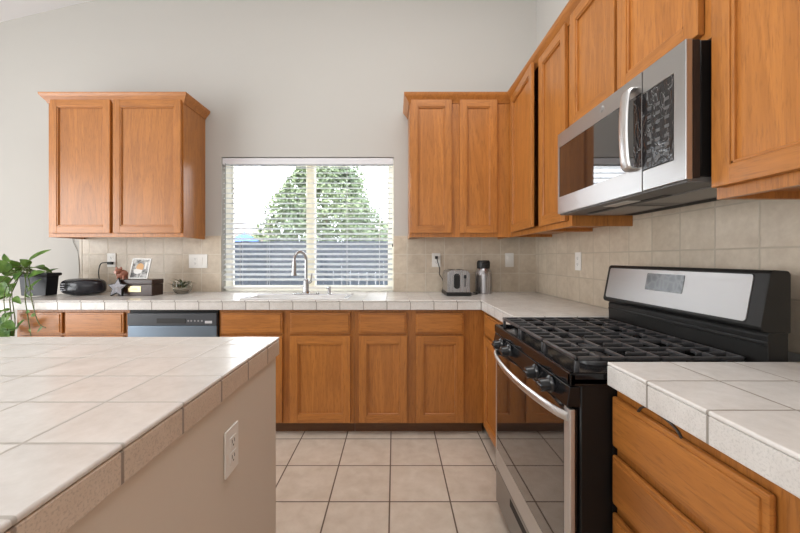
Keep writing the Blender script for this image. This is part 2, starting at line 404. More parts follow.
def cabinet(name, label, plane, face, u0, u1, v0, v1, depth, fronts, toe=0.0, group=None, sides=('s', 's'), underside=0.02):
    if plane == 'back':
        M = Matrix(((1, 0, 0, 0), (0, -1, 0, face), (0, 0, 1, 0), (0, 0, 0, 1))); base = ((u0 + u1) / 2, face + depth / 2, 0 if toe else v0); H = WX
    else:
        M = Matrix(((0, -1, 0, face), (-1, 0, 0, 0), (0, 0, 1, 0), (0, 0, 0, 1))); base = (face + depth / 2, -(u0 + u1) / 2, 0 if toe else v0); H = WY
    t = thing(name, label, 'cabinet', base, group)
    D = -depth; s = .015; F = -.019
    c = MB(M)
    c.box((u0, D, v0), (u0 + s, F, v1)); c.box((u1 - s, D, v0), (u1, F, v1))
    c.box((u0 + s, D, v0 + underside), (u1 - s, F, v0 + underside + s)); 
    if not toe: c.box((u0 + s, D, v1 - s), (u1 - s, F, v1))
    c.mi = 1; c.box((u0 + s, D, v0 + underside + s), (u1 - s, D + .006, v1 - s))
    obj('carcass', c, [WZ, DARKIN], t)
    us = sorted({u0, u1} | {q for f in fronts for q in (f[1] + .012, f[2] - .012)})
    vs = sorted({v0, v1} | {q for f in fronts for q in (f[3] + .012, f[4] - .012)})
    ff = MB(M)
    inside = lambda u, v: any(f[1] + .012 < u < f[2] - .012 and f[3] + .012 < v < f[4] - .012 for f in fronts)
    g = MB(M); ff.cells([*us], [*vs], lambda u, v: not inside(u, v), F, 0, 'y')
    obj('face_frame', ff, WZ, t)
    for f in fronts:
        if f[0] == 'door':
            ang = f[5] if len(f) > 5 else 0
            if ang:                                      # ajar: hinged on its u0 edge
                Md = M @ Matrix.Translation((f[1], .002, 0)) @ Matrix.Rotation(R(ang), 4, 'Z') @ Matrix.Translation((-f[1], -.002, 0))
            else: Md = M
            fr, pn = door_parts(Md, f[1], f[2], f[3], f[4])
            d = obj('door', fr, [WZ, H], t); obj('door_panel', pn, WZ, d)
        else:
            d = MB(M); d.box((f[1], .002, f[3]), (f[2], .016, f[4]), .006, 2); d.box((f[1] + .012, .004, f[3] + .012), (f[2] - .012, .021, f[4] - .012), .004, 2)
            obj('drawer', d, H, t)
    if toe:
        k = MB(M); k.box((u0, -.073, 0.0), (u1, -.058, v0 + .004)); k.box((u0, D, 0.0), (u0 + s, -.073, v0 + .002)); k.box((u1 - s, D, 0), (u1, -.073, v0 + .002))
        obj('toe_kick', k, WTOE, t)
    return t

FB = 2.415; DB = YW - FB - .003        # base face plane, depth
kx = lambda px: (px - 394.5) / 148.64
kz = lambda py: 1.2 - (py - 258.5) / 148.64
DT, DBm = kz(312.6), kz(334.0)         # drawer row
OT, OB = kz(336.0), kz(422.8)          # door row
CT = 0.879
cabinet('base_cabinet', 'oak base cabinet with two drawers, at the left end of the counter under the planter', 'back', FB, -2.56, kx(127.7), 0.083, CT, DB,
        [('drawer', kx(17.5), kx(61.3), DBm, DT), ('drawer', kx(64.2), kx(123.2), DBm, DT), ('door', kx(17.5), kx(61.3), OB, OT), ('door', kx(64.2), kx(123.2), OB, OT)], .05, 'oak base cabinets')
cabinet('sink_cabinet', 'oak sink base cabinet below the window, beside the dishwasher', 'back', FB, kx(218.2), kx(353.5), 0.083, CT, DB,
        [('drawer', kx(220.3), kx(282.3), DBm, DT), ('drawer', kx(289.8), kx(350.4), DBm, DT), ('door', kx(220.3), kx(282.3), OB, OT), ('door', kx(289.8), kx(350.4), OB, OT)], .05, 'oak base cabinets')
cabinet('base_cabinet', 'oak base cabinet with two doors and two drawers, below the toaster', 'back', FB, kx(353.8), 0.607, 0.083, CT, DB,
        [('drawer', kx(358.4), kx(406.8), DBm, DT), ('drawer', kx(415.6), kx(464), DBm, DT), ('door', kx(359), kx(407.2), OB, OT), ('door', kx(416), kx(463.8), OB, OT)], .05, 'oak base cabinets')
FR = 0.609; DR = XW - FR - .012
cabinet('base_cabinet', 'narrow oak base cabinet in the corner, left of the stove', 'right', FR, -2.413, -1.722, 0.083, CT, DR,
        [('drawer', -2.35, -1.75, 0.705, 0.838), ('door', -2.35, -1.75, OB, 0.688)], .05, 'oak base cabinets')
cabinet('drawer_cabinet', 'oak drawer cabinet right of the stove, under the near tiled counter', 'right', FR, -0.973, -0.535, 0.083, CT, DR,
        [('drawer', -.9725, -.563, 0.69, 0.826), ('drawer', -.9725, -.563, 0.533, 0.667), ('drawer', -.9725, -.563, 0.376, 0.510), ('drawer', -.9725, -.563, 0.10, 0.353)], .05, 'oak base cabinets')
cabinet('base_cabinet', 'oak base cabinet nearest the camera, only its edge stile showing', 'right', FR, -0.533, 0.28, 0.083, CT, DR,
        [('drawer', -.505, .26, 0.69, 0.826), ('door', -.505, -.13, OB, 0.667), ('door', -.115, .26, OB, 0.667)], .05, 'oak base cabinets')
# uppers
FU = 2.69; UD = YW - FU - .003
ux = lambda px: (px - 394.5) * 2.669 / 356
UB, UT, DZ0, DZ1 = 1.361, 2.41, 1.391, 2.392
GU = 'oak wall cabinets'
lc = cabinet('wall_cabinet', 'oak wall cabinet with two doors and its own crown, left of the window', 'back', FU, -2.613, -1.594, UB, UT, UD,
        [('door', ux(49.5), ux(109.8), DZ0, DZ1), ('door', ux(112.8), ux(180.6), DZ0, DZ1)], group=GU)
CROWN = [(0.0, 2.372), (.006, 2.372), (.010, 2.385), (.030, 2.410), (.040, 2.424), (.042, 2.440), (0.0, 2.440)]
b = MB(); b.sweep([(-2.6135, YW - .002), (-2.6135, FU - .0005), (-1.5935, FU - .0005), (-1.5935, YW - .002)], [(-1, 0), (0, -1), (1, 0)], CROWN)
obj('crown', b, WX, lc)
cabinet('wall_cabinet', 'oak wall cabinet with two doors, right of the window above the toaster', 'back', FU, 0.113, 0.880, UB, UT, UD,
        [('door', ux(410.8), ux(451.8), DZ0, DZ1), ('door', ux(460), ux(497.5), DZ0, DZ1)], group=GU)
XU = 0.882; XD = XW - XU - .012
cabinet('wall_cabinet', 'oak corner wall cabinet on the right wall with its narrow door ajar', 'right', XU, -2.688, -2.142, UB, UT, XD,
        [('door', -2.645, -2.160, DZ0, DZ1, 3.6)], group=GU)
cabinet('wall_cabinet', 'tall narrow oak wall cabinet just left of the microwave', 'right', XU, -2.140, -1.768, UB, UT, XD,
        [('door', -2.130, -1.800, DZ0, DZ1)], group=GU)
cabinet('wall_cabinet', 'short oak wall cabinet with two doors directly above the microwave', 'right', XU, -1.766, -0.976, 1.815, UT, XD,
        [('door', -1.750, -1.395, 1.835, DZ1), ('door', -1.378, -1.010, 1.835, DZ1)], group=GU)
cabinet('wall_cabinet', 'large oak wall cabinet right of the microwave, nearest the camera', 'right', XU, -0.974, 0.20, UB, UT, XD,
        [('door', -.968, -.40, DZ0, DZ1), ('door', -.38, .18, DZ0, DZ1)], group=GU)
b = MB(); b.sweep([(.1125, YW - .002), (.1125, FU - .0005), (XU - .0005, FU - .0005), (XU - .0005, -.2)], [(-1, 0), (0, -1), (-1, 0)], CROWN)
tagit(obj('crown_moulding', b, WY, loc=(XU, FU, 2.41)), 'continuous oak crown moulding along the tops of the right hand wall cabinets', 'moulding')

# ------------------------------------------------------------------ worktops
def bevel(o, wdt, seg=3):
    o.modifiers.clear(); m = o.modifiers.new('round', 'BEVEL'); m.width = wdt; m.segments = seg; m.limit_method = 'ANGLE'; m.angle_limit = R(50)
    wm = o.modifiers.new('normals', 'WEIGHTED_NORMAL'); wm.keep_sharp = True
CX0 = -2.64
SX0, SX1, SY0, SY1 = -1.03, -0.34, 2.435, 2.655
b = MB()
xs = [CX0, SX0, SX1, 0.577, XW - .011]; ys = [1.722, 2.373, SY0, SY1, YW - .011]
b.cells(xs, ys, lambda x, y: (y > 2.373 or x > .577) and not (SX0 < x < SX1 and SY0 < y < SY1), 0.910, 0.92)
ct = thing('countertop', 'L-shaped cream tiled countertop running under the window and into the corner', 'countertop', (0, 0, .88))
o = obj('tile_top', b, M_ctop, ct); bevel(o, .004)
b = MB(); xi = [CX0 + .02, SX0 - .01, SX1 + .01, 0.597, XW - .012]; yi = [1.724, 2.393, SY0 - .01, SY1 + .01, YW - .012]
b.cells(xi, yi, lambda x, y: (y > 2.393 or x > .597) and not (SX0 - .01 < x < SX1 + .01 and SY0 - .01 < y < SY1 + .01), 0.880, 0.9095)
obj('substrate', b, M_brown, ct)
b = MB(); b.box((CX0, 2.374, .857), (0.579, 2.389, .9085), .002)
obj('edge_tiles', b, M_cedx, ct)
b = MB(); b.box((.579, 1.722, .857), (.594, 2.374, .9085), .002); obj('edge_tiles', b, M_cedy, ct)
b = MB(); b.box((CX0, 2.390, .857), (CX0 + .015, YW - .012, .9085), .002); obj('edge_tiles', b, M_cedy, ct)
ct2 = thing('countertop', 'short cream tiled countertop right of the stove, nearest the camera', 'countertop', (.9, .4, .88))
b = MB(); b.box((.577, -.28, .910), (XW - .011, .967, .92), .004, 3); obj('tile_top', b, M_rtop, ct2)
b = MB(); b.box((.597, -.26, .880), (XW - .012, .960, .9095)); obj('substrate', b, M_brown, ct2)
b = MB(); b.box((.5774, -.28, .857), (.593, .967, .9098), .0015); obj('edge_tiles', b, M_redy, ct2)
# island
b = MB(); b.box((-2.55, .10, 0), (-.421, 1.265, .855), .003)
tagit(obj('kitchen_island', b, M_island, loc=(-1.5, .7, 0)), 'tan painted half wall island under the foreground tiled counter', 'island')
ct3 = thing('countertop', 'large cream tiled island countertop in the left foreground', 'countertop', (-1.5, .7, .858))
b = MB(); b.box((-2.60, .05, .910), (-.411, 1.275, .92), .004, 3); obj('tile_top', b, M_itop, ct3)
b = MB(); b.box((-2.58, .07, .858), (-.43, 1.255, .9095)); obj('substrate', b, M_brown, ct3)
b = MB(); b.box((-.427, .05, .8565), (-.412, 1.275, .9085), .002); obj('edge_tiles', b, M_iedy, ct3)
b = MB(); b.box((-2.60, 1.259, .8565), (-.427, 1.274, .9085), .002); obj('edge_tiles', b, M_iedx, ct3)

# ------------------------------------------------------------------ wall plates
def plate(name, label, M, kind, group='white electrical wall plates', n=1):
    """local frame: u right, d out, v up, centre at origin"""
    p = M @ Vector((0, 0, 0)); t = thing(name, label, 'outlet' if kind == 'outlet' else 'switch', p, group)
    w2 = .036 * n + (.006 if n > 1 else 0)
    b = MB(M); b.box((-w2, .0005, -.058), (w2, .0065, .058), .003, 2); obj('plate', b, M_white, t)
    for i in range(n):
        cx = (i - (n - 1) / 2) * .046 if n > 1 else 0
        k = kind if kind in ('outlet', 'rocker') else ('outlet', 'rocker')[i]
        if k == 'outlet':
            for s_ in (-1, 1):
                b = MB(M); b.box((cx - .0165, .006, s_ * .0195 - .0145), (cx + .0165, .0085, s_ * .0195 + .0145), .004, 2)
                b.mi = 1
                for q in (-.006, .006): b.box((cx + q - .001, .008, s_ * .0195 - .002), (cx + q + .001, .0089, s_ * .0195 + .007))
                b.box((cx - .002, .008, s_ * .0195 - .010), (cx + .002, .0089, s_ * .0195 - .006)); obj('socket', b, [M_white, M_slot], t)
        else:
            b = MB(M); b.box((cx - .0165, .006, -.033), (cx + .0165, .010, .033), .002, 2); obj('rocker', b, M_white, t)
    return t
def MBack(x, z, y=YW - .010): return Matrix(((1, 0, 0, x), (0, -1, 0, y), (0, 0, 1, z), (0, 0, 0, 1)))
def MSide(y, z, x=XW - .010): return Matrix(((0, -1, 0, x), (-1, 0, 0, y), (0, 0, 1, z), (0, 0, 0, 1)))
plate('wall_outlet', 'white wall outlet behind the brown box, with a black plug in it', MBack(-2.375, 1.187), 'outlet')
plate('wall_outlet', 'white double wall plate with outlet and rocker switch, left of the window', MBack(-1.648, 1.178), 'combo', n=2)
plate('wall_outlet', 'white wall outlet left of the toaster, with its cord plugged in', MBack(.350, 1.187), 'outlet')
plate('wall_switch', 'white single rocker switch plate right of the thermos', MBack(.965, 1.187), 'rocker')
plate('wall_outlet', 'white outlet plate on the tiled right wall beyond the stove', MSide(2.29, 1.182), 'outlet')
MI = Matrix(((0, 1, 0, -.421), (1, 0, 0, .912), (0, 0, 1, .712), (0, 0, 0, 1)))
plate('wall_outlet', 'white outlet on the tan side of the island', MI, 'outlet')

# ------------------------------------------------------------------ stove
Y0, Y1 = .976, 1.714
st = thing('gas_stove', 'black and stainless gas stove between the two right hand counters', 'stove', (.8, 1.345, 0))
b = MB(); b.box((.512, Y0 + .004, .05), (1.085, Y1 - .004, .858), .004); b.box((.60, Y0 + .0005, .30), (1.04, Y0 + .006, .80), .003, 2)
obj('body', b, M_side, st)
b = MB()
b.box((.4835, Y0, .852), (1.085, Y1, .872), .004, 2)
for a, c in (((.4815, Y0), (.500, Y1)), ((.4815, Y0), (1.03, Y0 + .018)), ((.4815, Y1 - .018), (1.03, Y1))):
    b.box((a[0], a[1], .848), (c[0], c[1], .8845), .005, 2)
obj('cooktop', b, M_blk, st)
b = MB(); b.prism([(.4825, .846), (.512, .846), (.512, .79), (.474, .79)], Y0 + .004, Y1 - .004, 'y', .003, 2); obj('control_panel', b, M_blk, st)
for ky in (1.585, 1.475, 1.200, 1.085):
    c = Vector((.478, ky, .8185)); Mk = Matrix.Rotation(R(-90 - 6), 4, 'Y')
    b = MB(); b.lathe([(.0265, 0), (.0265, .004), (.024, .007), (.0205, .010), (.0195, .034), (.017, .037), (0, .037)], c, 24, Mk)
    b.box((-.0045, -.021, .030), (.0045, .021, .042), .002, 2, Matrix.Translation(c) @ Mk)
    k = obj('knob', b, M_bluegrey, st)
# oven door
b = MB(); b.box((.4865, Y0 + .010, .212), (.508, Y1 - .008, .782), .003, 2); d = obj('oven_door', b, M_blk, st)
b = MB(); b.box((.4850, Y0 + .044, .300), (.4870, Y1 - .028, .776)); obj('glass', b, M_glassb, d)
b = MB(); yb, yt = .212, .782
b.box((.4845, Y0 + .008, yb), (.500, Y0 + .044, yt), .003, 2); b.box((.4845, Y1 - .028, yb), (.500, Y1 - .008, yt), .003, 2); b.box((.4845, Y0 + .044, yb), (.500, Y1 - .028, .300), .002, 2)
obj('trim', b, steel('oven_trim_steel', (.72, .715, .71), .46, 'y'), d)
pts = []
for i in range(25):
    t_ = i / 24; yy = Y0 + .020 + t_ * (Y1 - Y0 - .036); s_ = math.sin(PI * t_) ** 0.6
    pts.append((.486 - .046 * s_, yy, .757))
b = MB(); b.tube(pts, .0135, 12, (.55, 1.0)); obj('door_handle', b, M_ssz, d)
b = MB(); b.box((.4865, Y0 + .010, .045), (.512, Y1 - .008, .205), .003, 2); dr = obj('warming_drawer', b, M_ssd, st)
b = MB(); b.box((.4855, 1.17, .158), (.489, 1.50, .190), .001); obj('finger_slot', b, M_slot, dr)
for (fx, fy) in ((.53, Y0 + .04), (.53, Y1 - .04), (1.05, Y0 + .04), (1.05, Y1 - .04)):
    b = MB(); b.lathe([(.016, 0), (.018, .01), (.012, .014), (.012, .055), (0, .055)], (fx, fy, 0), 14); obj('foot', b, M_blkm, st)
# backguard
hous = [(1.003, 1.010), (1.008, 1.000), (1.030, .994), (1.089, .994), (1.089, 1.156), (1.083, 1.166), (1.040, 1.168), (1.031, 1.160)]
b = MB(); b.prism(hous, Y0, Y1, 'y', .004, 2); bgd = obj('backguard', b, M_blkm, st)
b = MB(); b.prism([(1.030, .870), (1.085, .870), (1.085, .998), (1.034, .998), (1.027, .985)], Y0 + .004, Y1 - .004, 'y', .002, 2)
b.box((1.0245, Y0 + .006, .958), (1.036, Y1 - .006, .970), .003, 2); obj('riser', b, M_blkm, st)
# stainless fascia on the sloping face: local frame along the slope
p0, p1 = Vector((1.003, 0, 1.010)), Vector((1.031, 0, 1.160)); dv = (p1 - p0); L = dv.length; dv.normalize(); nn = Vector((-dv.z, 0, dv.x))
MF = Matrix(((0, nn.x, dv.x, p0.x), (-1, 0, 0, 0), (0, nn.z, dv.z, p0.z), (0, 0, 0, 1)))
def rrect(u0, u1, v0, v1, r, n=5):
    out = []
    for cx, cy, a in ((u1 - r, v1 - r, 0), (u0 + r, v1 - r, 90), (u0 + r, v0 + r, 180), (u1 - r, v0 + r, 270)):
        for k in range(n + 1):
            q = R(a + 90 * k / n); out.append((cx + r * math.cos(q), cy + r * math.sin(q)))
    return out
b = MB(MF); b.prism(rrect(-1.692, -1.018, .010, L - .006, .010), 0, .0025, 'y'); fa = obj('fascia', b, steel('fascia_steel', (.52, .515, .51), .42, 'y'), bgd); fa['label'] = 'stainless fascia'
b = MB(MF); b.prism(rrect(-1.440, -1.255, .066, L - .020, .004), .002, .004, 'y'); ds = obj('display', b, None, bgd)
film = NT('display_film'); co_ = film.n('ShaderNodeTexCoord').outputs['Object']
vr = film.n('ShaderNodeTexVoronoi', feature='DISTANCE_TO_EDGE'); vr.inputs['Scale'].default_value = 30; film.l(co_, vr.inputs['Vector'])
fm = film.math('SUBTRACT', 1.0, film.ramp(vr.outputs[0], 0.0, 0.22))  # paler cell edges paint the film's reflections into the colour
film.set(Base_Color=film.mix(fm, (0.025, 0.025, 0.025), (0.085, 0.083, 0.08)), Roughness=0.2)
ds.data.materials.clear(); ds.data.materials.append(film.m)
# burners and grates
for i, (bx, by, br) in enumerate(((.63, 1.14, .040), (.88, 1.14, .034), (.63, 1.555, .036), (.88, 1.555, .030), (.755, 1.345, .044))):
    b = MB(); b.lathe([(br * 1.25, .870), (br * 1.2, .880), (br, .884), (br, .889), (br * .96, .896), (br * .7, .899), (0, .899)], (bx, by, 0), 24)
    k = obj('burner', b, M_iron, st)
def grate(ya, yb):
    b = MB(); x0, x1, zt = .512, .998, .921; h = .012; w_ = .0055
    bar = lambda a, c: b.box((a[0], a[1], zt - h), (c[0], c[1], zt), .0025, 1)
    for yy in (ya + w_, yb - w_): bar((x0, yy - w_), (x1, yy + w_))
    for xx in (x0 + w_, x1 - w_): bar((xx - w_, ya), (xx + w_, yb))
    ym = (ya + yb) / 2
    bar((x0, ym - .005), (x1, ym + .005))
    for xx in (.585, .655, .755, .845, .92):
        L_ = (yb - ya) * (.5 if xx == .755 else .43)
        bar((xx - .005, ya), (xx + .005, ya + L_)); bar((xx - .005, yb - L_), (xx + .005, yb))
    for yy in ((ya + ym) / 2, (yb + ym) / 2):
        bar((x0, yy - .0045), (.60, yy + .0045)); bar((.90, yy - .0045), (x1, yy + .0045)); bar((.69, yy - .0045), (.82, yy + .0045))
    for xx in (x0 + .008, .755, x1 - .008):
        for yy in (ya + .008, yb - .008): b.box((xx - .006, yy - .006, .871), (xx + .006, yy + .006, zt - h), .002)
    return obj('grate', b, M_iron, st)
g3 = (Y1 - Y0 - .05) / 3
for i in range(3): grate(Y0 + .030 + i * g3 + .002, Y0 + .030 + (i + 1) * g3 - .002)

# ------------------------------------------------------------------ microwave
mw = thing('microwave', 'stainless over the range microwave hanging above the gas stove', 'microwave', (1.0, 1.37, 1.42))
XF = .8065; m0, m1 = .985, 1.759
b = MB(); b.box((.850, m0 + .004, 1.428), (XW - .012, m1 - .004, 1.808), .002); obj('case', b, M_side, mw)
b = MB(); b.box((.826, m0 + .002, 1.424), (.849, m1 - .002, 1.809), .002); o = obj('front_bezel', b, M_brown, mw)
def fx(y0, y1, z0, z1, mat, name, parent, x0=XF, x1=.826, bev=.003):
    b = MB(); b.box((x0, y0, z0), (x1, y1, z1), bev, 2); return obj(name, b, mat, parent)
b = MB(); b.cells([1.162, 1.1625, 1.746, m1], [1.419, 1.499, 1.743, 1.809], lambda y, z: not (1.1625 < y < 1.746 and 1.499 < z < 1.743), XF, .8258, 'x')
dm = obj('door', b, M_ss, mw); bevel(dm, .002, 2)
fx(1.1635, 1.748, 1.497, 1.745, M_mwglass, 'window', dm, XF + .002, .824, 0)
b = MB(); b.cells([m0, 1.029, 1.158], [1.419, 1.485, 1.735, 1.809], lambda y, z: not (y > 1.029 and 1.485 < z < 1.735), XF, .8258, 'x')
cpf = obj('control_frame', b, M_ss, mw); bevel(cpf, .002, 2)
wr = NT('wrinkled_film'); g_ = wr.n('ShaderNodeTexCoord').outputs['Object']
mp_ = wr.n('ShaderNodeMapping'); mp_.inputs['Scale'].default_value = (1, 14, 7); mp_.inputs['Rotation'].default_value = (R(25), 0, 0); wr.l(g_, mp_.inputs[0])
n_ = wr.noise(mp_.outputs[0], 1.6, 3, .5, 1.6)
cr = wr.math('ABSOLUTE', wr.math('SUBTRACT', n_, .5)); cr = wr.math('SUBTRACT', 1.0, wr.ramp(cr, 0, .012))
wr.bump(n_, .6, .01)
M_film = wr.set(Base_Color=wr.mix(wr.math('MULTIPLY', cr, .5), (.014, .013, .014), (.42, .42, .42)), Roughness=.16)
cp = fx(1.031, 1.204, 1.487, 1.733, M_film, 'control_panel', mw, XF + .0012, .8262, 0)
M_key = plain('key_legend', (.085, .085, .085), .4)
for r_ in range(7):
    for c_ in range(3):
        yk, zk = 1.128 - c_ * .036, 1.675 - r_ * .027
        b = MB(); b.box((XF + .0006, yk - .009, zk - .005), (XF + .0014, yk + .009, zk + .005)); obj('key', b, M_key, cp)
hp = [(XF + .001, 1.205, 1.500), (XF - .016, 1.205, 1.502), (XF - .025, 1.205, 1.520), (XF - .030, 1.205, 1.57), (XF - .032, 1.205, 1.635), (XF - .030, 1.205, 1.70), (XF - .025, 1.205, 1.748), (XF - .016, 1.205, 1.766), (XF + .001, 1.205, 1.768)]
b = MB(); hq = smooth(hp, 5)
b.tube(hq, .023, 18, (1.0, .30)); hm = obj('door_handle', b, M_ssz, dm)
b = MB(); Mb = Matrix.Translation((XF - .0018, 1.387, 1.782)) @ Matrix.Rotation(R(90), 4, 'Y')
b.lathe([(0, 0), (.013, 0), (.013, .002), (0, .002)], (0, 0, 0), 28, Mb); em = obj('emblem', b, plain('emblem_grey', (.52, .53, .54), .3, .8), dm)
b = MB()
pr = [(.0095 * math.cos(q), .0095 * math.sin(q)) for q in [2 * PI * k / 28 for k in range(29)]]
b.tube([(XF - .002, 1.387 + a, 1.782 + c) for a, c in pr], .0006, 6)
b.tube([(XF - .002, 1.387 + .005 * math.cos(q) + .001, 1.782 + .004 * math.sin(q) + .001) for q in [2 * PI * k / 16 for k in range(14)]], .0005, 6)
obj('emblem_ring', b, plain('emblem_dark', (.25, .25, .26), .3, .5), em)
# underside
b = MB(); b.box((.815, m0 + .006, 1.412), (XW - .013, m1 - .006, 1.428), .002); us_ = obj('underside', b, grained('underside_grey', (.12, .115, .11), .45, .15, 30), mw)
M_mesh = grained('filter_mesh', (.30, .29, .28), .4, .3, 400, .3, .6)
for ya, yb in ((1.03, 1.33), (1.42, 1.72)):
    b = MB(); b.box((.93, ya, 1.4085), (1.08, yb, 1.4130), .001); obj('grease_filter', b, M_mesh, us_)
b = MB(); b.box((.85, 1.30, 1.4095), (.90, 1.45, 1.4130), .002); obj('lamp_lens', b, plain('lens', (.55, .53, .5), .3), us_)
b = MB()
for k in range(10): b.box((1.12 + .005 * k, m0 + .03, 1.4105), (1.1225 + .005 * k, m1 - .03, 1.4125))
b.box((.90, m0 + .2, 1.4100), (.925, m1 - .1, 1.4125)); obj('vent_slots', b, M_slot, us_)

# ------------------------------------------------------------------ dishwasher
dw = thing('dishwasher', 'built-in dishwasher with black control strip and steel door tinted blue-grey as painted sky reflection, left of the sink cabinet', 'dishwasher', (kx(173), 2.7, 0))
dx0, dx1 = kx(128.6), kx(217.4)
b = MB(); b.box((dx0, 2.41, .09), (dx1, YW - .02, .855), .002); obj('tub', b, M_side, dw)
b = MB(); b.box((dx0, 2.386, .10), (dx1, 2.411, kz(325.5)), .003, 2); obj('door', b, M_ssdw, dw)
b = MB(); b.box((dx0, 2.382, kz(325.2)), (dx1, 2.411, kz(313)), .004, 2); cpn = obj('control_strip', b, plain('dw_black', (.055, .060, .070), .4), dw)
b = MB(); b.box((kx(158), 2.379, kz(323)), (kx(187), 2.384, kz(318.2)), .003, 2); obj('handle_pocket', b, M_slot, cpn)
b = MB(); 
for px in (189.5, 192.5, 196, 199.5, 203): b.lathe([(0, 0), (.006, 0), (.006, .003), (0, .003)], (kx(px), 2.3825, kz(320.5)), 12, Matrix.Rotation(R(90), 4, 'X'))
obj('buttons', b, plain('dw_button', (.30, .30, .31), .4), cpn)
b = MB(); b.box((kx(206), 2.381, kz(323)), (kx(213), 2.383, kz(320.5))); obj('badge', b, plain('dw_badge', (.6, .6, .62), .3), cpn)
b = MB(); b.box((dx0, 2.46, 0), (dx1, 2.475, .095)); obj('toe_panel', b, M_blkm, dw)
for px in (147, 206): 
    b = MB(); b.box((kx(px) - .015, 2.395, .8545), (kx(px) + .015, 2.45, .8575)); obj('mounting_bracket', b, M_chrome, dw)

# ------------------------------------------------------------------ sink, faucet, dispenser
M_porc = plain('white_porcelain', (.86, .84, .83), .12, Coat_Weight=.3)
sk = thing('sink', 'white drop-in kitchen sink set in the counter under the window', 'sink', ((SX0 + SX1) / 2, (SY0 + SY1) / 2, .75))
b = MB(); b.cells([SX0 - .022, SX0 + .012, SX1 - .012, SX1 + .022], [SY0 - .022, SY0 + .012, SY1 - .012, SY1 + .10],
        lambda x, y: not (SX0 + .012 < x < SX1 - .012 and SY0 + .012 < y < SY1 - .012), .9205, .9285)
o = obj('rim', b, M_porc, sk); bevel(o, .003, 2)
b = MB(); z0, z1 = .73, .9205; e = .006
b.box((SX0 + .004, SY0 + .004, z0), (SX1 - .004, SY1 - .004, z0 + e)); b.box((SX0 + .004, SY0 + .004, z0), (SX0 + .012, SY1 - .004, z1)); b.box((SX1 - .012, SY0 + .004, z0), (SX1 - .004, SY1 - .004, z1))
b.box((SX0 + .012, SY0 + .004, z0), (SX1 - .012, SY0 + .012, z1)); b.box((SX0 + .012, SY1 - .012, z0), (SX1 - .012, SY1 - .004, z1)); obj('basin', b, M_porc, sk)
b = MB(); b.lathe([(0, 0), (.04, 0), (.04, .003), (0, .003)], (-.68, 2.54, z0 + e), 24); obj('drain', b, M_chrome, sk)
fc = thing('faucet', 'brushed nickel pull-down gooseneck faucet in front of the window', 'faucet', (-.675, 2.715, .929))
FX, FY, FZ = -.675, 2.715, .929
b = MB(); b.prism(rrect(FX - .105, FX + .105, FY - .030, FY + .030, .029, 8), FZ, FZ + .007, 'z', .002, 2); obj('base_plate', b, M_chrome, fc)
b = MB(); b.lathe([(.030, 0), (.028, .006), (.023, .02), (.021, .09), (.0195, .10), (.014, .11), (0, .11)], (FX, FY, FZ + .006), 24); obj('body', b, M_chrome, fc)
pts = [(FX, FY, FZ + .10), (FX, FY, FZ + .22)]
r_ = .0585; dxy = Vector((-.062, -.098, 0)).normalized(); cpt = Vector((FX, FY, FZ + .262)) + dxy * r_
for k in range(0, 13):
    q = PI - k * R(15.5); p = cpt + dxy * (r_ * math.cos(q)) + Vector((0, 0, r_ * math.sin(q))); pts.append(tuple(p))
pe = Vector(pts[-1]); 
b = MB(); b.tube(pts, .0115, 14); obj('spout', b, M_chrome, fc)
pd = (pe - Vector(pts[-2])).normalized()
b = MB(); b.tube([pe - pd * .004, pe + pd * .012, pe + pd * .03, pe + pd * .085, pe + pd * .108, pe + pd * .112], [.013, .0145, .0165, .0185, .0225, .021], 16); obj('spray_head', b, M_chrome, fc)
b = MB(); b.tube([(FX + .018, FY, FZ + .085), (FX + .034, FY, FZ + .09), (FX + .040, FY - .004, FZ + .10)], .009, 12); b.tube([(FX + .036, FY, FZ + .092), (FX + .047, FY - .02, FZ + .135), (FX + .050, FY - .026, FZ + .155)], [.006, .005, .0055], 10); obj('lever', b, M_chrome, fc)
sd = thing('soap_dispenser', 'small brushed nickel soap dispenser right of the faucet', 'soap dispenser', (-.497, 2.715, .929))
b = MB(); b.lathe([(.020, 0), (.020, .004), (.013, .008), (.012, .045), (.014, .048), (.014, .056), (0, .058)], (-.497, 2.715, .929), 20); obj('body', b, M_chrome, sd)
b = MB(); b.tube([(-.497, 2.715, .976), (-.505, 2.69, .979), (-.508, 2.672, .974)], [.006, .006, .005], 10); obj('nozzle', b, M_chrome, sd)

# ------------------------------------------------------------------ window blind
bl = thing('window_blind', 'white horizontal slat blind hanging in the kitchen window', 'blind', ((WX0 + WX1) / 2, YW + .035, .96))
b = MB(); b.box((WX0 + .004, YW + .006, 1.996), (WX1 - .004, YW + .060, 2.050), .004, 2); obj('headrail', b, plain('blind_rail', (.74, .74, .77), .35), bl)
b = MB(); yc = YW + .036; th = R(19); pitch = .0432; zk = 1.972
nsl = 0
while zk > .985:
    n = 6; hw = .025; sec = []
    for k in range(n + 1):
        u = -hw + 2 * hw * k / n; sec.append((u * math.cos(th), u * math.sin(th) + .003 * (1 - (u / hw) ** 2)))
    pts = [(yc + p, zk + q + .0012) for p, q in sec] + [(yc + p, zk + q - .0012) for p, q in sec[::-1]]
    b.prism(pts, WX0 + .010, WX1 - .010, 'x'); zk -= pitch; nsl += 1
obj('slats', b, M_slat, bl)
b = MB(); b.box((WX0 + .010, YW + .012, .945), (WX1 - .010, YW + .060, .962), .004, 2); obj('bottom_rail', b, M_white, bl)
lx = lambda px: (px - 394.5) * 3.03 / 356
for px in (241, 268, 312.5, 347, 379.5):
    b = MB()
    for yy in (yc - .026, yc + .026): b.tube([(lx(px), yy, .955), (lx(px), yy, 2.0)], .0011, 5)
    obj('ladder_cord', b, M_white, bl)
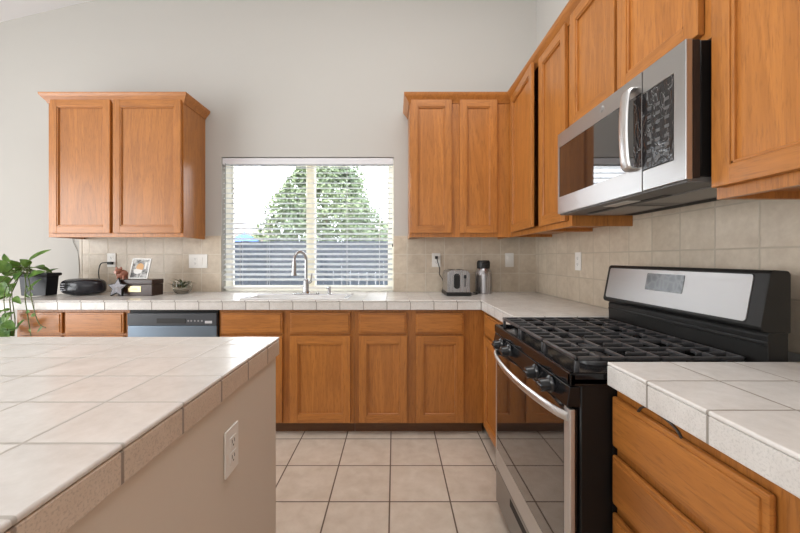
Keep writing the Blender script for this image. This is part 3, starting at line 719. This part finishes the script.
b = MB(); b.tube([(lx(227.3), YW - .006, 2.0), (lx(227.3), YW - .008, 1.22)], .0032, 8); obj('tilt_wand', b, plain('wand', (.35, .36, .36), .3), bl)
b = MB(); b.tube([(lx(380), YW + .002, 2.0), (lx(380), YW - .001, 1.48)], .0014, 6); b.lathe([(0, 0), (.006, .004), (.004, .03), (0, .032)], (lx(380), YW - .001, 1.45), 10); obj('lift_cord', b, M_white, bl)
b = MB(); b.box((lx(392.6) - .004, YW - .004, 1.295), (lx(392.6) + .004, YW + .004, 1.325), .002)
tagit(obj('cord_cleat', b, M_bluegrey, loc=(lx(392.6), YW, 1.31)), 'tiny dark cord cleat on the right edge of the window opening', 'cleat')

# ------------------------------------------------------------------ toaster, thermos
ts = thing('toaster', 'brushed steel toaster on black base on the back counter, left of the thermos', 'toaster', (.475, 2.76, .92))
tx0, tx1, ty0, ty1 = .388, .565, 2.637, 2.90
M_tss = steel('toaster_steel', (.46, .45, .46), .28, 'z')
b = MB(); b.box((tx0 - .004, ty0 - .004, .922), (tx1 + .006, ty1 + .004, .950), .005, 2); 
for q in (tx0 + .02, tx1 - .02):
    for y_ in (ty0 + .03, ty1 - .03): b.lathe([(.010, 0), (.010, .004), (0, .004)], (q, y_, .92), 10)
obj('base', b, M_blkm, ts)
b = MB(); b.prism(rrect(tx0 + .004, tx1 - .004, .90, 1.113, .038, 8)[:18] + [(tx0 + .004, .948), (tx1 - .004, .948)], ty0, ty1, 'y', .004, 2); obj('shell', b, M_tss, ts)
b = MB()
for xx in (.44, .51): b.box((xx - .014, ty0 + .04, 1.112), (xx + .014, ty1 - .04, 1.1145))
obj('bread_slots', b, M_slot, ts)
b = MB(); b.prism(rrect(.440, .484, .975, 1.088, .021, 8), ty0 - .003, ty0 + .002, 'y'); obj('lever_panel', b, M_blkm, ts)
b = MB(); b.box((.448, ty0 - .020, 1.062), (.476, ty0 - .002, 1.076), .004, 2); obj('lever', b, M_bluegrey, ts)
b = MB(); b.box((.519, ty0 - .0015, .990), (.526, ty0 + .002, 1.078)); obj('browning_track', b, M_slot, ts)
b = MB(); b.box((.512, ty0 - .012, 1.052), (.533, ty0 - .001, 1.078), .005, 2); obj('browning_slider', b, M_bluegrey, ts)
tc = thing('power_cord', 'black toaster cord hanging from the outlet to the back counter', 'cord', (.37, 2.98, .92))
b = MB(); b.box((.338, YW - .042, 1.196), (.362, YW - .0185, 1.220), .004, 2); obj('plug', b, M_cord, tc)
b = MB(); b.tube(smooth([(.352, YW - .035, 1.205), (.362, YW - .045, 1.16), (.375, YW - .05, 1.11), (.372, YW - .06, 1.07), (.395, YW - .07, 1.03), (.400, YW - .08, .99), (.396, YW - .085, .94), (.41, YW - .09, .925), (.48, YW - .075, .9245)]), .0035, 8); obj('cable', b, M_cord, tc)
b = MB(); b.tube(smooth([(.565, 2.80, .925), (.60, 2.765, .9245), (.635, 2.755, .9245), (.652, 2.80, .9245), (.640, 2.90, .9245)]), .0035, 8)
tagit(obj('power_cord', b, M_cord, loc=(.6, 2.75, .92)), 'short black cord lying between toaster and thermos', 'cord')
th_ = thing('thermos', 'stainless vacuum flask with black lid on the counter right of the toaster', 'thermos', (.714, 2.86, .92))
b = MB(); b.lathe([(.060, 0), (.064, .004), (.066, .03), (.066, .14), (.063, .165), (.052, .195), (.049, .200), (0, .200)], (.714, 2.86, .92), 32); obj('flask', b, M_tss, th_)
b = MB(); b.lathe([(.050, .200), (.052, .205), (.052, .248), (.046, .262), (.040, .265), (0, .265)], (.714, 2.86, .92), 32); b.box((.69, 2.80, 1.155), (.738, 2.83, 1.178), .006, 2); obj('lid', b, M_blkm, th_)

# ------------------------------------------------------------------ left counter items
pk = 2.66
px_ = lambda p, y: (p - 394.5) * y / 356
pz_ = lambda p, y: 1.2 - (p - 258.5) * y / 356
rd = thing('radio', 'oval black portable radio on the left counter beside the planter', 'radio', (px_(79, pk), pk + .07, .92))
rx, ry = px_(75, pk), pk + .075
b = MB(); t_ = bmesh.new(); bmesh.ops.create_uvsphere(t_, u_segments=40, v_segments=24, radius=1.0)
for v in t_.verts:
    rr_ = min(1, math.hypot(v.co.x, v.co.y)); k_ = (rr_ ** .6) / rr_ if rr_ > 1e-4 else 1
    zz = math.copysign(abs(v.co.z) ** .6, v.co.z)
    v.co = Vector((rx + v.co.x * k_ * .158, ry + v.co.y * k_ * .100, .985 + zz * .063))
b._add(t_); obj('housing', b, plain('radio_black', (.016, .016, .022), .22), rd)
b = MB()
for (qx, qz, ww, hh) in ((-.088, .022, .010, .010), (-.070, .024, .010, .006), (-.080, .006, .020, .006), (-.080, -.010, .020, .006), (-.095, -.026, .008, .014), (-.062, -.022, .008, .006)):
    yy = ry - .100 * math.sqrt(max(0, (1 - (abs(qz) / .063) ** 3.33) ** .6 - (qx / .158) ** 2))
    b.box((rx + qx - ww, yy - .004, .987 + qz - hh / 2), (rx + qx + ww, yy + .012, .987 + qz + hh / 2), .001)
obj('buttons', b, plain('radio_legend', (.45, .46, .50), .4), rd)

ol = thing('power_cord', 'black plugged-in cord dropping behind the star and brown box', 'cord', (-2.40, 2.98, .92))
b = MB(); b.box((-2.395, YW - .040, 1.150), (-2.355, YW - .0185, 1.172), .004, 2); obj('plug', b, M_cord, ol)
b = MB(); b.tube(smooth([(-2.36, YW - .032, 1.163), (-2.42, YW - .034, 1.165), (-2.452, YW - .035, 1.15), (-2.462, YW - .04, 1.08), (-2.445, YW - .045, .98), (-2.44, YW - .06, .935), (-2.47, YW - .09, .9245), (-2.38, YW - .12, .9245)]), .0038, 8); obj('cable', b, M_cord, ol)
b = MB(); b.tube(smooth([(-2.71, YW - .006, 1.372), (-2.70, YW - .006, 1.33), (-2.672, YW - .006, 1.275), (-2.652, YW - .016, 1.235), (-2.645, YW - .016, 1.10), (-2.64, YW - .03, .935), (-2.60, YW - .06, .924), (-2.45, YW - .05, .924)]), .0022, 6)
tagit(obj('wall_cable', b, plain('grey_cable', (.35, .33, .30), .5), loc=(-2.65, YW, 1.2)), 'thin grey cable on the wall under the left wall cabinet', 'cable')

# brown box
bx0, bx1, by0, by1 = px_(118, 2.66), px_(152, 2.66), 2.66, 2.79
M_walnut = wood('dark_walnut', 'x', (.055, .026, .018), (.022, .011, .009))
bb = thing('keepsake_box', 'dark brown wooden box with a brass plate, on the left counter', 'box', ((bx0 + bx1) / 2, (by0 + by1) / 2, .92))
b = MB(); b.box((bx0, by0, .9205), (bx1, by1, 1.006), .003, 2); obj('body', b, M_walnut, bb)
b = MB(); b.box((bx0 - .002, by0 - .002, 1.008), (bx1 + .002, by1 + .002, 1.042), .004, 2); obj('lid', b, M_walnut, bb)
b = MB(); b.box((px_(128, 2.66), by0 - .003, .950), (px_(141, 2.66), by0 + .001, .994), .001); nameplate = obj('brass_plate', b, plain('brass', (.72, .58, .32), .35, .6), bb)
b = MB(); b.box((px_(131, 2.66), by0 - .0036, .967), (px_(138, 2.66), by0 - .002, .969)); b.box((px_(132, 2.66), by0 - .0036, .975), (px_(137, 2.66), by0 - .002, .977)); obj('engraving', b, plain('engraved', (.25, .18, .09), .5), nameplate)
# star
sc_ = Vector((px_(117.3, 2.63), 2.632, .983)); stt = thing('star_ornament', 'silver five-pointed star ornament leaning on the brown box', 'ornament', (sc_.x, sc_.y, .92))
def star(R0, R1, rot=0): return [((R0 if k % 2 == 0 else R1) * math.sin(PI * k / 5 + rot), (R0 if k % 2 == 0 else R1) * math.cos(PI * k / 5 + rot)) for k in range(10)]
MS = Matrix.Translation(sc_) @ Matrix.Rotation(R(-10), 4, 'X')
b = MB(MS); b.prism(star(.076, .040), -.006, .012, 'y', .003, 2); obj('backing', b, M_blkm, stt)
b = MB(MS); t_ = bmesh.new(); oo = [t_.verts.new((x, -.006, z)) for x, z in star(.066, .033)]; cc = t_.verts.new((0, -.024, 0)); bk = t_.verts.new((0, .0, 0))
for k in range(10): t_.faces.new((oo[k], oo[(k + 1) % 10], cc)); t_.faces.new((oo[k], bk, oo[(k + 1) % 10]))
b._add(t_); obj('star_face', b, grained('silver_glitter', (.42, .42, .46), .35, .5, 160, .3, .5), stt, smooth=0)
# photo in acrylic stand
ph = thing('photo_frame', 'clear framed family photo leaning on top of the brown box', 'photo frame', (px_(140, 2.72), 2.75, 1.042))
MPn = Matrix.Translation((px_(137.5, 2.70), 2.70, 1.0225)) @ Matrix.Rotation(R(-17), 4, 'X')
W2, H2 = .072, .185
b = MB(MPn); b.cells([-W2, -W2 + .009, W2 - .009, W2], [.024, .033, H2 - .009, H2], lambda x, z: not (abs(x) < W2 - .009 and .033 < z < H2 - .009), -.005, .005, 'y'); obj('border', b, plain('silver_border', (.72, .72, .70), .2, .3), ph)
pm = NT('photo_print'); pc = pm.n('ShaderNodeTexCoord').outputs['Object']; pn_ = pm.noise(pc, 22, 3, .6, 1.0)
M_print = pm.set(Base_Color=pm.mix(pm.ramp(pn_, .40, .60), (.10, .10, .10), (.55, .55, .54)), Roughness=.25)
b = MB(MPn); b.box((-W2 + .008, -.001, .032), (W2 - .008, .003, H2 - .008)); pp = obj('print', b, M_print, ph)
b = MB(MPn); b.sphere((-.005, -.001, .115), .030, (1, .03, 1.1), 2); obj('figure_face', b, plain('print_orange', (.62, .36, .16), .4), pp)
b = MB(MPn); b.sphere((-.015, -.001, .085), .034, (1, .03, .7), 2); b.box((.030, -.0018, .10), (.044, -.0005, .155)); obj('figure_shirt', b, plain('print_white', (.75, .74, .72), .4), pp)
b = MB(); b.prism([(2.720, 1.0425), (2.785, 1.0425), (2.752, 1.15)], px_(137, 2.70), px_(137, 2.70) + .004, 'x'); obj('stand', b, M_white, ph)
# pig figurine
pgx, pgy = px_(121.8, 2.70), 2.705
pg = thing('figurine', 'small reddish brown pig figurine on the left end of the brown box', 'figurine', (pgx, pgy, 1.042))
M_pig = grained('pig_brown', (.30, .115, .07), .4, .3, 40)
b = MB(); b.sphere((pgx, pgy, 1.082), .040, (1.0, .8, .82), 3); b.sphere((pgx - .012, pgy - .022, 1.102), .024, (1, 1, 1), 3)
for sx in (-1, 1):
    for sy in (-1, 1): b.tube([(pgx + sx * .022, pgy + sy * .014, 1.07), (pgx + sx * .023, pgy + sy * .015, 1.043)], [.010, .008], 10)
obj('body', b, M_pig, pg)
b = MB(); b.lathe([(.011, 0), (.010, .012), (0, .012)], (pgx - .012, pgy - .044, 1.098), 14, Matrix.Rotation(R(90), 4, 'X')); obj('snout', b, plain('pig_pink', (.45, .22, .17), .4), pg)
for sx in (-1, 1):
    b = MB(); b.sphere((pgx - .012 + sx * .017, pgy - .020, 1.125), .011, (1, .5, 1.2), 2); obj('ear', b, M_pig, pg)
# glass bowl with succulents
gx, gy = px_(182.5, 2.84), 2.84
gb = thing('glass_bowl', 'small clear glass bowl of plants on the counter below the double switch', 'bowl', (gx, gy, .92))
gm = NT('clear_glass'); M_gb = gm.set(Base_Color=(.92, .95, .94), Roughness=.03, Transmission_Weight=1.0, IOR=1.3)
b = MB(); b.lathe([(0, .001), (.040, .001), (.060, .018), (.072, .055), (.064, .100), (.061, .100), (.068, .055), (.057, .021), (.038, .006), (0, .006)], (gx, gy, .92), 28); obj('bowl', b, M_gb, gb)
b = MB(); b.lathe([(0, .008), (.038, .008), (.056, .024), (.058, .030), (0, .034)], (gx, gy, .92), 20); obj('pebbles', b, grained('pebbles', (.42, .34, .27), .7, .5, 90, .4), gb)

def leaf(b, base, d, up, ln, wd, fold=.25, droop=.25, n=7):
    d = Vector(d).normalized(); up = Vector(up); sx = d.cross(up)
    if sx.length < 1e-3: sx = d.cross(Vector((1, 0, 0)))
    sx.normalize(); nz = sx.cross(d).normalized(); t = bmesh.new(); rows = []
    for i in range(n + 1):
        s_ = i / n
        wv = wd * (math.sin(PI * min(1, s_ * 1.0) ** .62) ** .8 if 0 < s_ < 1 else 0.02)
        ctr = Vector(base) + d * (ln * s_) - nz * (droop * ln * s_ * s_)
        rows.append([t.verts.new(ctr + sx * wv * k + nz * (abs(k) * fold * wv)) for k in (-1, -.5, 0, .5, 1)])
    for A, B in zip(rows, rows[1:]):
        for k in range(4): t.faces.new((A[k], A[k + 1], B[k + 1], B[k]))
    bmesh.ops.solidify(t, geom=t.faces[:], thickness=.0006)
    b._add(t)
lm = NT('leaf_green'); lg = lm.n('ShaderNodeTexCoord').outputs['Object']
M_leaf = lm.set(Base_Color=lm.mix(lm.ramp(lm.noise(lg, 14, 3), .35, .65), (.075, .19, .028), (.24, .41, .08)), Roughness=.32, Subsurface_Weight=0.0)
M_stem = grained('stem_green', (.10, .13, .03), .5, .3, 40)
M_succ = grained('succulent_green', (.10, .14, .035), .45, .4, 30)
b = MB()
for k in range(26):
    a = rnd.uniform(0, 2 * PI); r_ = rnd.uniform(.0, .05); el = rnd.uniform(.3, 1.2)
    p = (gx + r_ * math.cos(a), gy + r_ * math.sin(a), .96 + rnd.uniform(0, .045))
    leaf(b, p, (math.cos(a), math.sin(a), el), (0, 0, 1), rnd.uniform(.05, .10), rnd.uniform(.007, .012), .3, .3, 4)
obj('plants', b, M_succ, gb)

# trailing pothos in a black planter
plx, ply = px_(34, 2.66), 2.70
pl = thing('potted_plant', 'trailing green pothos in a black planter at the left end of the counter', 'plant', (plx, ply, .92))
b = MB(); hw, hb, dp, db_ = .118, .092, .060, .046
t_ = bmesh.new()
def ring(t, hx, hy, z): return [t.verts.new((plx + sx * hx, ply + sy * hy, z)) for sx, sy in ((-1, -1), (1, -1), (1, 1), (-1, 1))]
rs = [ring(t_, hb, db_, .9215), ring(t_, hw - .012, dp - .012, 1.068), ring(t_, hw, dp, 1.070), ring(t_, hw, dp, 1.092), ring(t_, hw - .012, dp - .012, 1.092), ring(t_, hw - .02, dp - .02, 1.05)]
for A, B in zip(rs, rs[1:]):
    for k in range(4): t_.faces.new((A[k], A[(k + 1) % 4], B[(k + 1) % 4], B[k]))
t_.faces.new(rs[0]); t_.faces.new(rs[-1]); bmesh.ops.recalc_face_normals(t_, faces=t_.faces[:])
bmesh.ops.bevel(t_, geom=t_.edges[:], offset=.004, segments=2, profile=.5, affect='EDGES')
b._add(t_); obj('planter', b, plain('planter_black', (.008, .009, .014), .4, Specular_IOR_Level=.35), pl)
b = MB(); b.box((plx - .094, ply - .036, 1.052), (plx + .094, ply + .036, 1.066), .004); obj('soil', b, grained('soil', (.05, .035, .025), .9, .4, 80, .5), pl)
fo, sm = MB(), MB()
def stem(pts, r=.003, leaves=()):
    sp_ = smooth(pts, 6); sm.tube(sp_, r, 6); return sp_
def Q(px, py, y): return (px_(px, y), y, pz_(py, y))
big = [  # base px, tip px, depth, half width
    ((27, 262), (47.5, 247.5), 2.62, .034), ((28, 277), (43, 270), 2.575, .034), ((26, 294), (38, 277.5), 2.56, .032), ((30, 266), (20, 259), 2.63, .030),
    ((8, 272), (-6, 259), 2.55, .045), ((12, 276), (2, 262), 2.60, .040), ((18, 268), (10, 260), 2.64, .028), ((8, 285), (-6, 276), 2.55, .045), ((20, 272), (14, 280), 2.58, .030),
    ((16, 283), (8, 292), 2.55, .030), ((5, 298), (-5, 290), 2.50, .042), ((4, 305), (-6, 316), 2.48, .042), ((16, 330), (22, 319), 2.34, .022), ((6, 318), (-6, 330), 2.40, .045), ((3, 326), (12, 335), 2.38, .040),
    ((10, 312), (2, 324), 2.36, .034), ((14, 297), (20, 303), 2.345, .020), ((22, 262), (14, 270), 2.68, .030), ((0, 268), (-12, 276), 2.55, .045), ((9, 262), (3, 254), 2.62, .030), ((0, 283), (6, 296), 2.50, .036), ((-2, 330), (8, 338), 2.34, .040), ((4, 322), (14, 328), 2.32, .03)]
cen = Vector((plx - .02, ply - .02, 1.07))
for (b0, t0, yy, wd) in big:
    p0_, p1_ = Vector(Q(*b0, yy)), Vector(Q(*t0, yy - .04)); d_ = p1_ - p0_
    leaf(fo, p0_, d_, Vector((.25 * rnd.uniform(-1, 1), -.75, .75)), d_.length, wd, .25, .12)
    if p0_.z > 1.0: stem([cen + Vector((rnd.uniform(-.06, .06), rnd.uniform(-.03, .03), 0)), (cen + p0_) / 2 + Vector((0, -.02, .05)), p0_], .0025)
for k in range(16):                                            # small filler leaves above the pot
    a = rnd.uniform(0, 2 * PI); p = cen + Vector((rnd.uniform(-.16, .07), rnd.uniform(-.08, .06), rnd.uniform(.0, .07)))
    leaf(fo, p, (math.cos(a) - .4, math.sin(a) - .3, rnd.uniform(-.2, .6)), (0, -.5, 1), rnd.uniform(.06, .11), rnd.uniform(.018, .030), .25, .4)
for (pa, ys_) in (([(20, 274), (16, 284), (10, 298), (11, 315), (12, 334)], (2.62, 2.52, 2.352, 2.345, 2.34)),
                  ([(25, 274), (26, 286), (25, 297), (28, 318), (31, 336)], (2.62, 2.50, 2.352, 2.345, 2.34)),
                  ([(28, 276), (30, 286), (31, 297), (38, 322), (46, 328)], (2.62, 2.50, 2.352, 2.34, 2.34)),
                  ([(18, 272), (8, 284), (4, 298), (6, 320), (8, 338)], (2.62, 2.52, 2.352, 2.345, 2.33)),
                  ([(22, 274), (13, 285), (12, 297.5), (15, 320), (14, 336)], (2.62, 2.52, 2.352, 2.345, 2.345))):
    sp_ = stem([Q(*p, y) for p, y in zip(pa, ys_)], .0028)
    for q in sp_[6::5]:
        a = rnd.uniform(0, 2 * PI); leaf(fo, q, (math.cos(a), -.4, -.5 + math.sin(a) * .5), (0, -1, .3), rnd.uniform(.025, .055), rnd.uniform(.007, .014), .25, .2, 5)
obj('leaves', fo, M_leaf, pl, recalc=False); obj('stems', sm, M_stem, pl)

# dark strap on the near drawer
b = MB(); sx_ = lambda px, x=.590: x * 356 / (px - 394.5)
def S(px, py, x): y = x * 356 / (px - 394.5); return (x, y, 1.2 - (py - 258.5) * y / 356)
b.tube(smooth([S(638.5, 411.5, .5865), S(642, 407.5, .5835), S(650, 408, .5825), S(662, 416.5, .5825), S(672, 424.5, .5825), S(678, 431.5, .5825), S(681.5, 438, .5865)]), .0035, 8, (1.0, .7))
tagit(obj('drawer_strap', b, plain('strap_dark', (.035, .028, .025), .5), loc=(.59, .75, .82)), 'dark curved strap at the top drawer edge below the near counter', 'strap')

# ------------------------------------------------------------------ outside
M_fence = grained('weathered_fence', (.024, .033, .047), .8, .25, 6)
b = MB(); b.box((-9, YW + .2, -.25), (7, 30, -.12)); struct('ground_outside', b, grained('pale_bounce_ground', (.50, .49, .47), .9, .12, 3))  # unseen ground, made pale to bounce light onto the blind slats
fn = thing('wooden_fence', 'weathered blue-grey board fence outside the window', 'fence', (-1, 6, -.12))
b = MB(); x = -6.0
while x < 4.5:
    b.box((x, 6.0, -.12), (x + .138, 6.02, 1.495 + rnd.uniform(-.006, .006)), .003); x += .142
obj('boards', b, M_fence, fn)
b = MB(); b.box((-6, 6.02, .15), (4.5, 6.06, .24)); b.box((-6, 6.02, 1.2), (4.5, 6.06, 1.29)); obj('rails', b, M_fence, fn)
tr = thing('tree', 'pale green bushy tree behind the fence outside the window', 'tree', (-1.75, 9, -.12))
tl = NT('tree_leaf'); tn = tl.n('ShaderNodeTexCoord').outputs['Object']
M_tree = tl.set(Base_Color=tl.mix(tl.ramp(tl.noise(tn, 1.3, 4), .35, .65), (.06, .095, .045), (.15, .195, .09)), Roughness=.6)
b = MB(); t_ = bmesh.new()
for k in range(24000):
    h = rnd.random() ** 1.15; z = .9 + h * 3.1; rad = 2.15 * (1 - h * .93) ** .75 * (1 if h > .08 else .8)
    a = rnd.uniform(0, 2 * PI); rr_ = rad * math.sqrt(rnd.uniform(.2, 1))
    c = Vector((-1.75 + rr_ * math.cos(a), 9 + rr_ * math.sin(a) * .8, z)) + noise.noise_vector(Vector((a * 2, z * 1.5, 3))) * .28
    d1 = Vector((rnd.uniform(-1, 1), rnd.uniform(-1, 1), rnd.uniform(-1, 1))).normalized(); d2 = d1.orthogonal().normalized(); s_ = rnd.uniform(.035, .075)
    t_.faces.new([t_.verts.new(c - d1 * s_), t_.verts.new(c + d2 * s_ * .5), t_.verts.new(c + d1 * s_), t_.verts.new(c - d2 * s_ * .5)])
b._add(t_); obj('foliage', b, M_tree, tr, recalc=False, smooth=0)
b = MB(); b.tube([(-1.75, 9, -.12), (-1.73, 9, 1), (-1.76, 9.02, 2.2), (-1.74, 9, 3.4)], [.13, .11, .07, .02], 10); obj('trunk', b, grained('bark', (.16, .12, .09), .9, .3, 20, .4), tr)
hs = thing('neighbor_house', 'grey roofed neighbor house beyond the fence at the right of the window', 'house', (1.6, 14, -.12))
b = MB(); b.box((-.35, 13, -.12), (5.5, 17, 2.0)); obj('wall', b, paint('house_wall', (.20, .20, .20)), hs)
b = MB(); b.prism([(-.75, 1.95), (5.9, 1.95), (4.3, 3.2), (.35, 3.2)], 12.7, 17.2, 'y'); obj('roof', b, grained('roof_shingle', (.11, .11, .14), .9, .2, 5), hs)
h2 = thing('patio_umbrella', 'blue patio umbrella top peeking above the fence at the left of the window', 'umbrella', (-2.87, 6.8, -.12))
b = MB(); b.lathe([(.34, 1.46), (.33, 1.50), (.02, 1.70), (0, 1.72)], (-2.87, 6.8, 0), 8); obj('canopy', b, plain('umbrella_blue', (.03, .11, .32), .7), h2)
b = MB(); b.tube([(-2.87, 6.8, -.12), (-2.87, 6.8, 1.66)], .02, 8); obj('pole', b, M_white, h2)
h3 = thing('neighbor_house', 'tan house wall beyond the fence at the left of the window', 'house', (-6, 13, -.12))
b = MB(); b.box((-7.5, 13, -.12), (-4.9, 16, 2.05)); obj('wall', b, paint('tan_wall', (.35, .28, .22)), h3)
b = MB(); b.prism([(-7.9, 2.05), (-4.6, 2.05), (-5.6, 2.6), (-6.9, 2.6)], 12.8, 16.2, 'y'); obj('roof', b, grained('tile_roof', (.42, .36, .34), .9, .2, 5), h3)
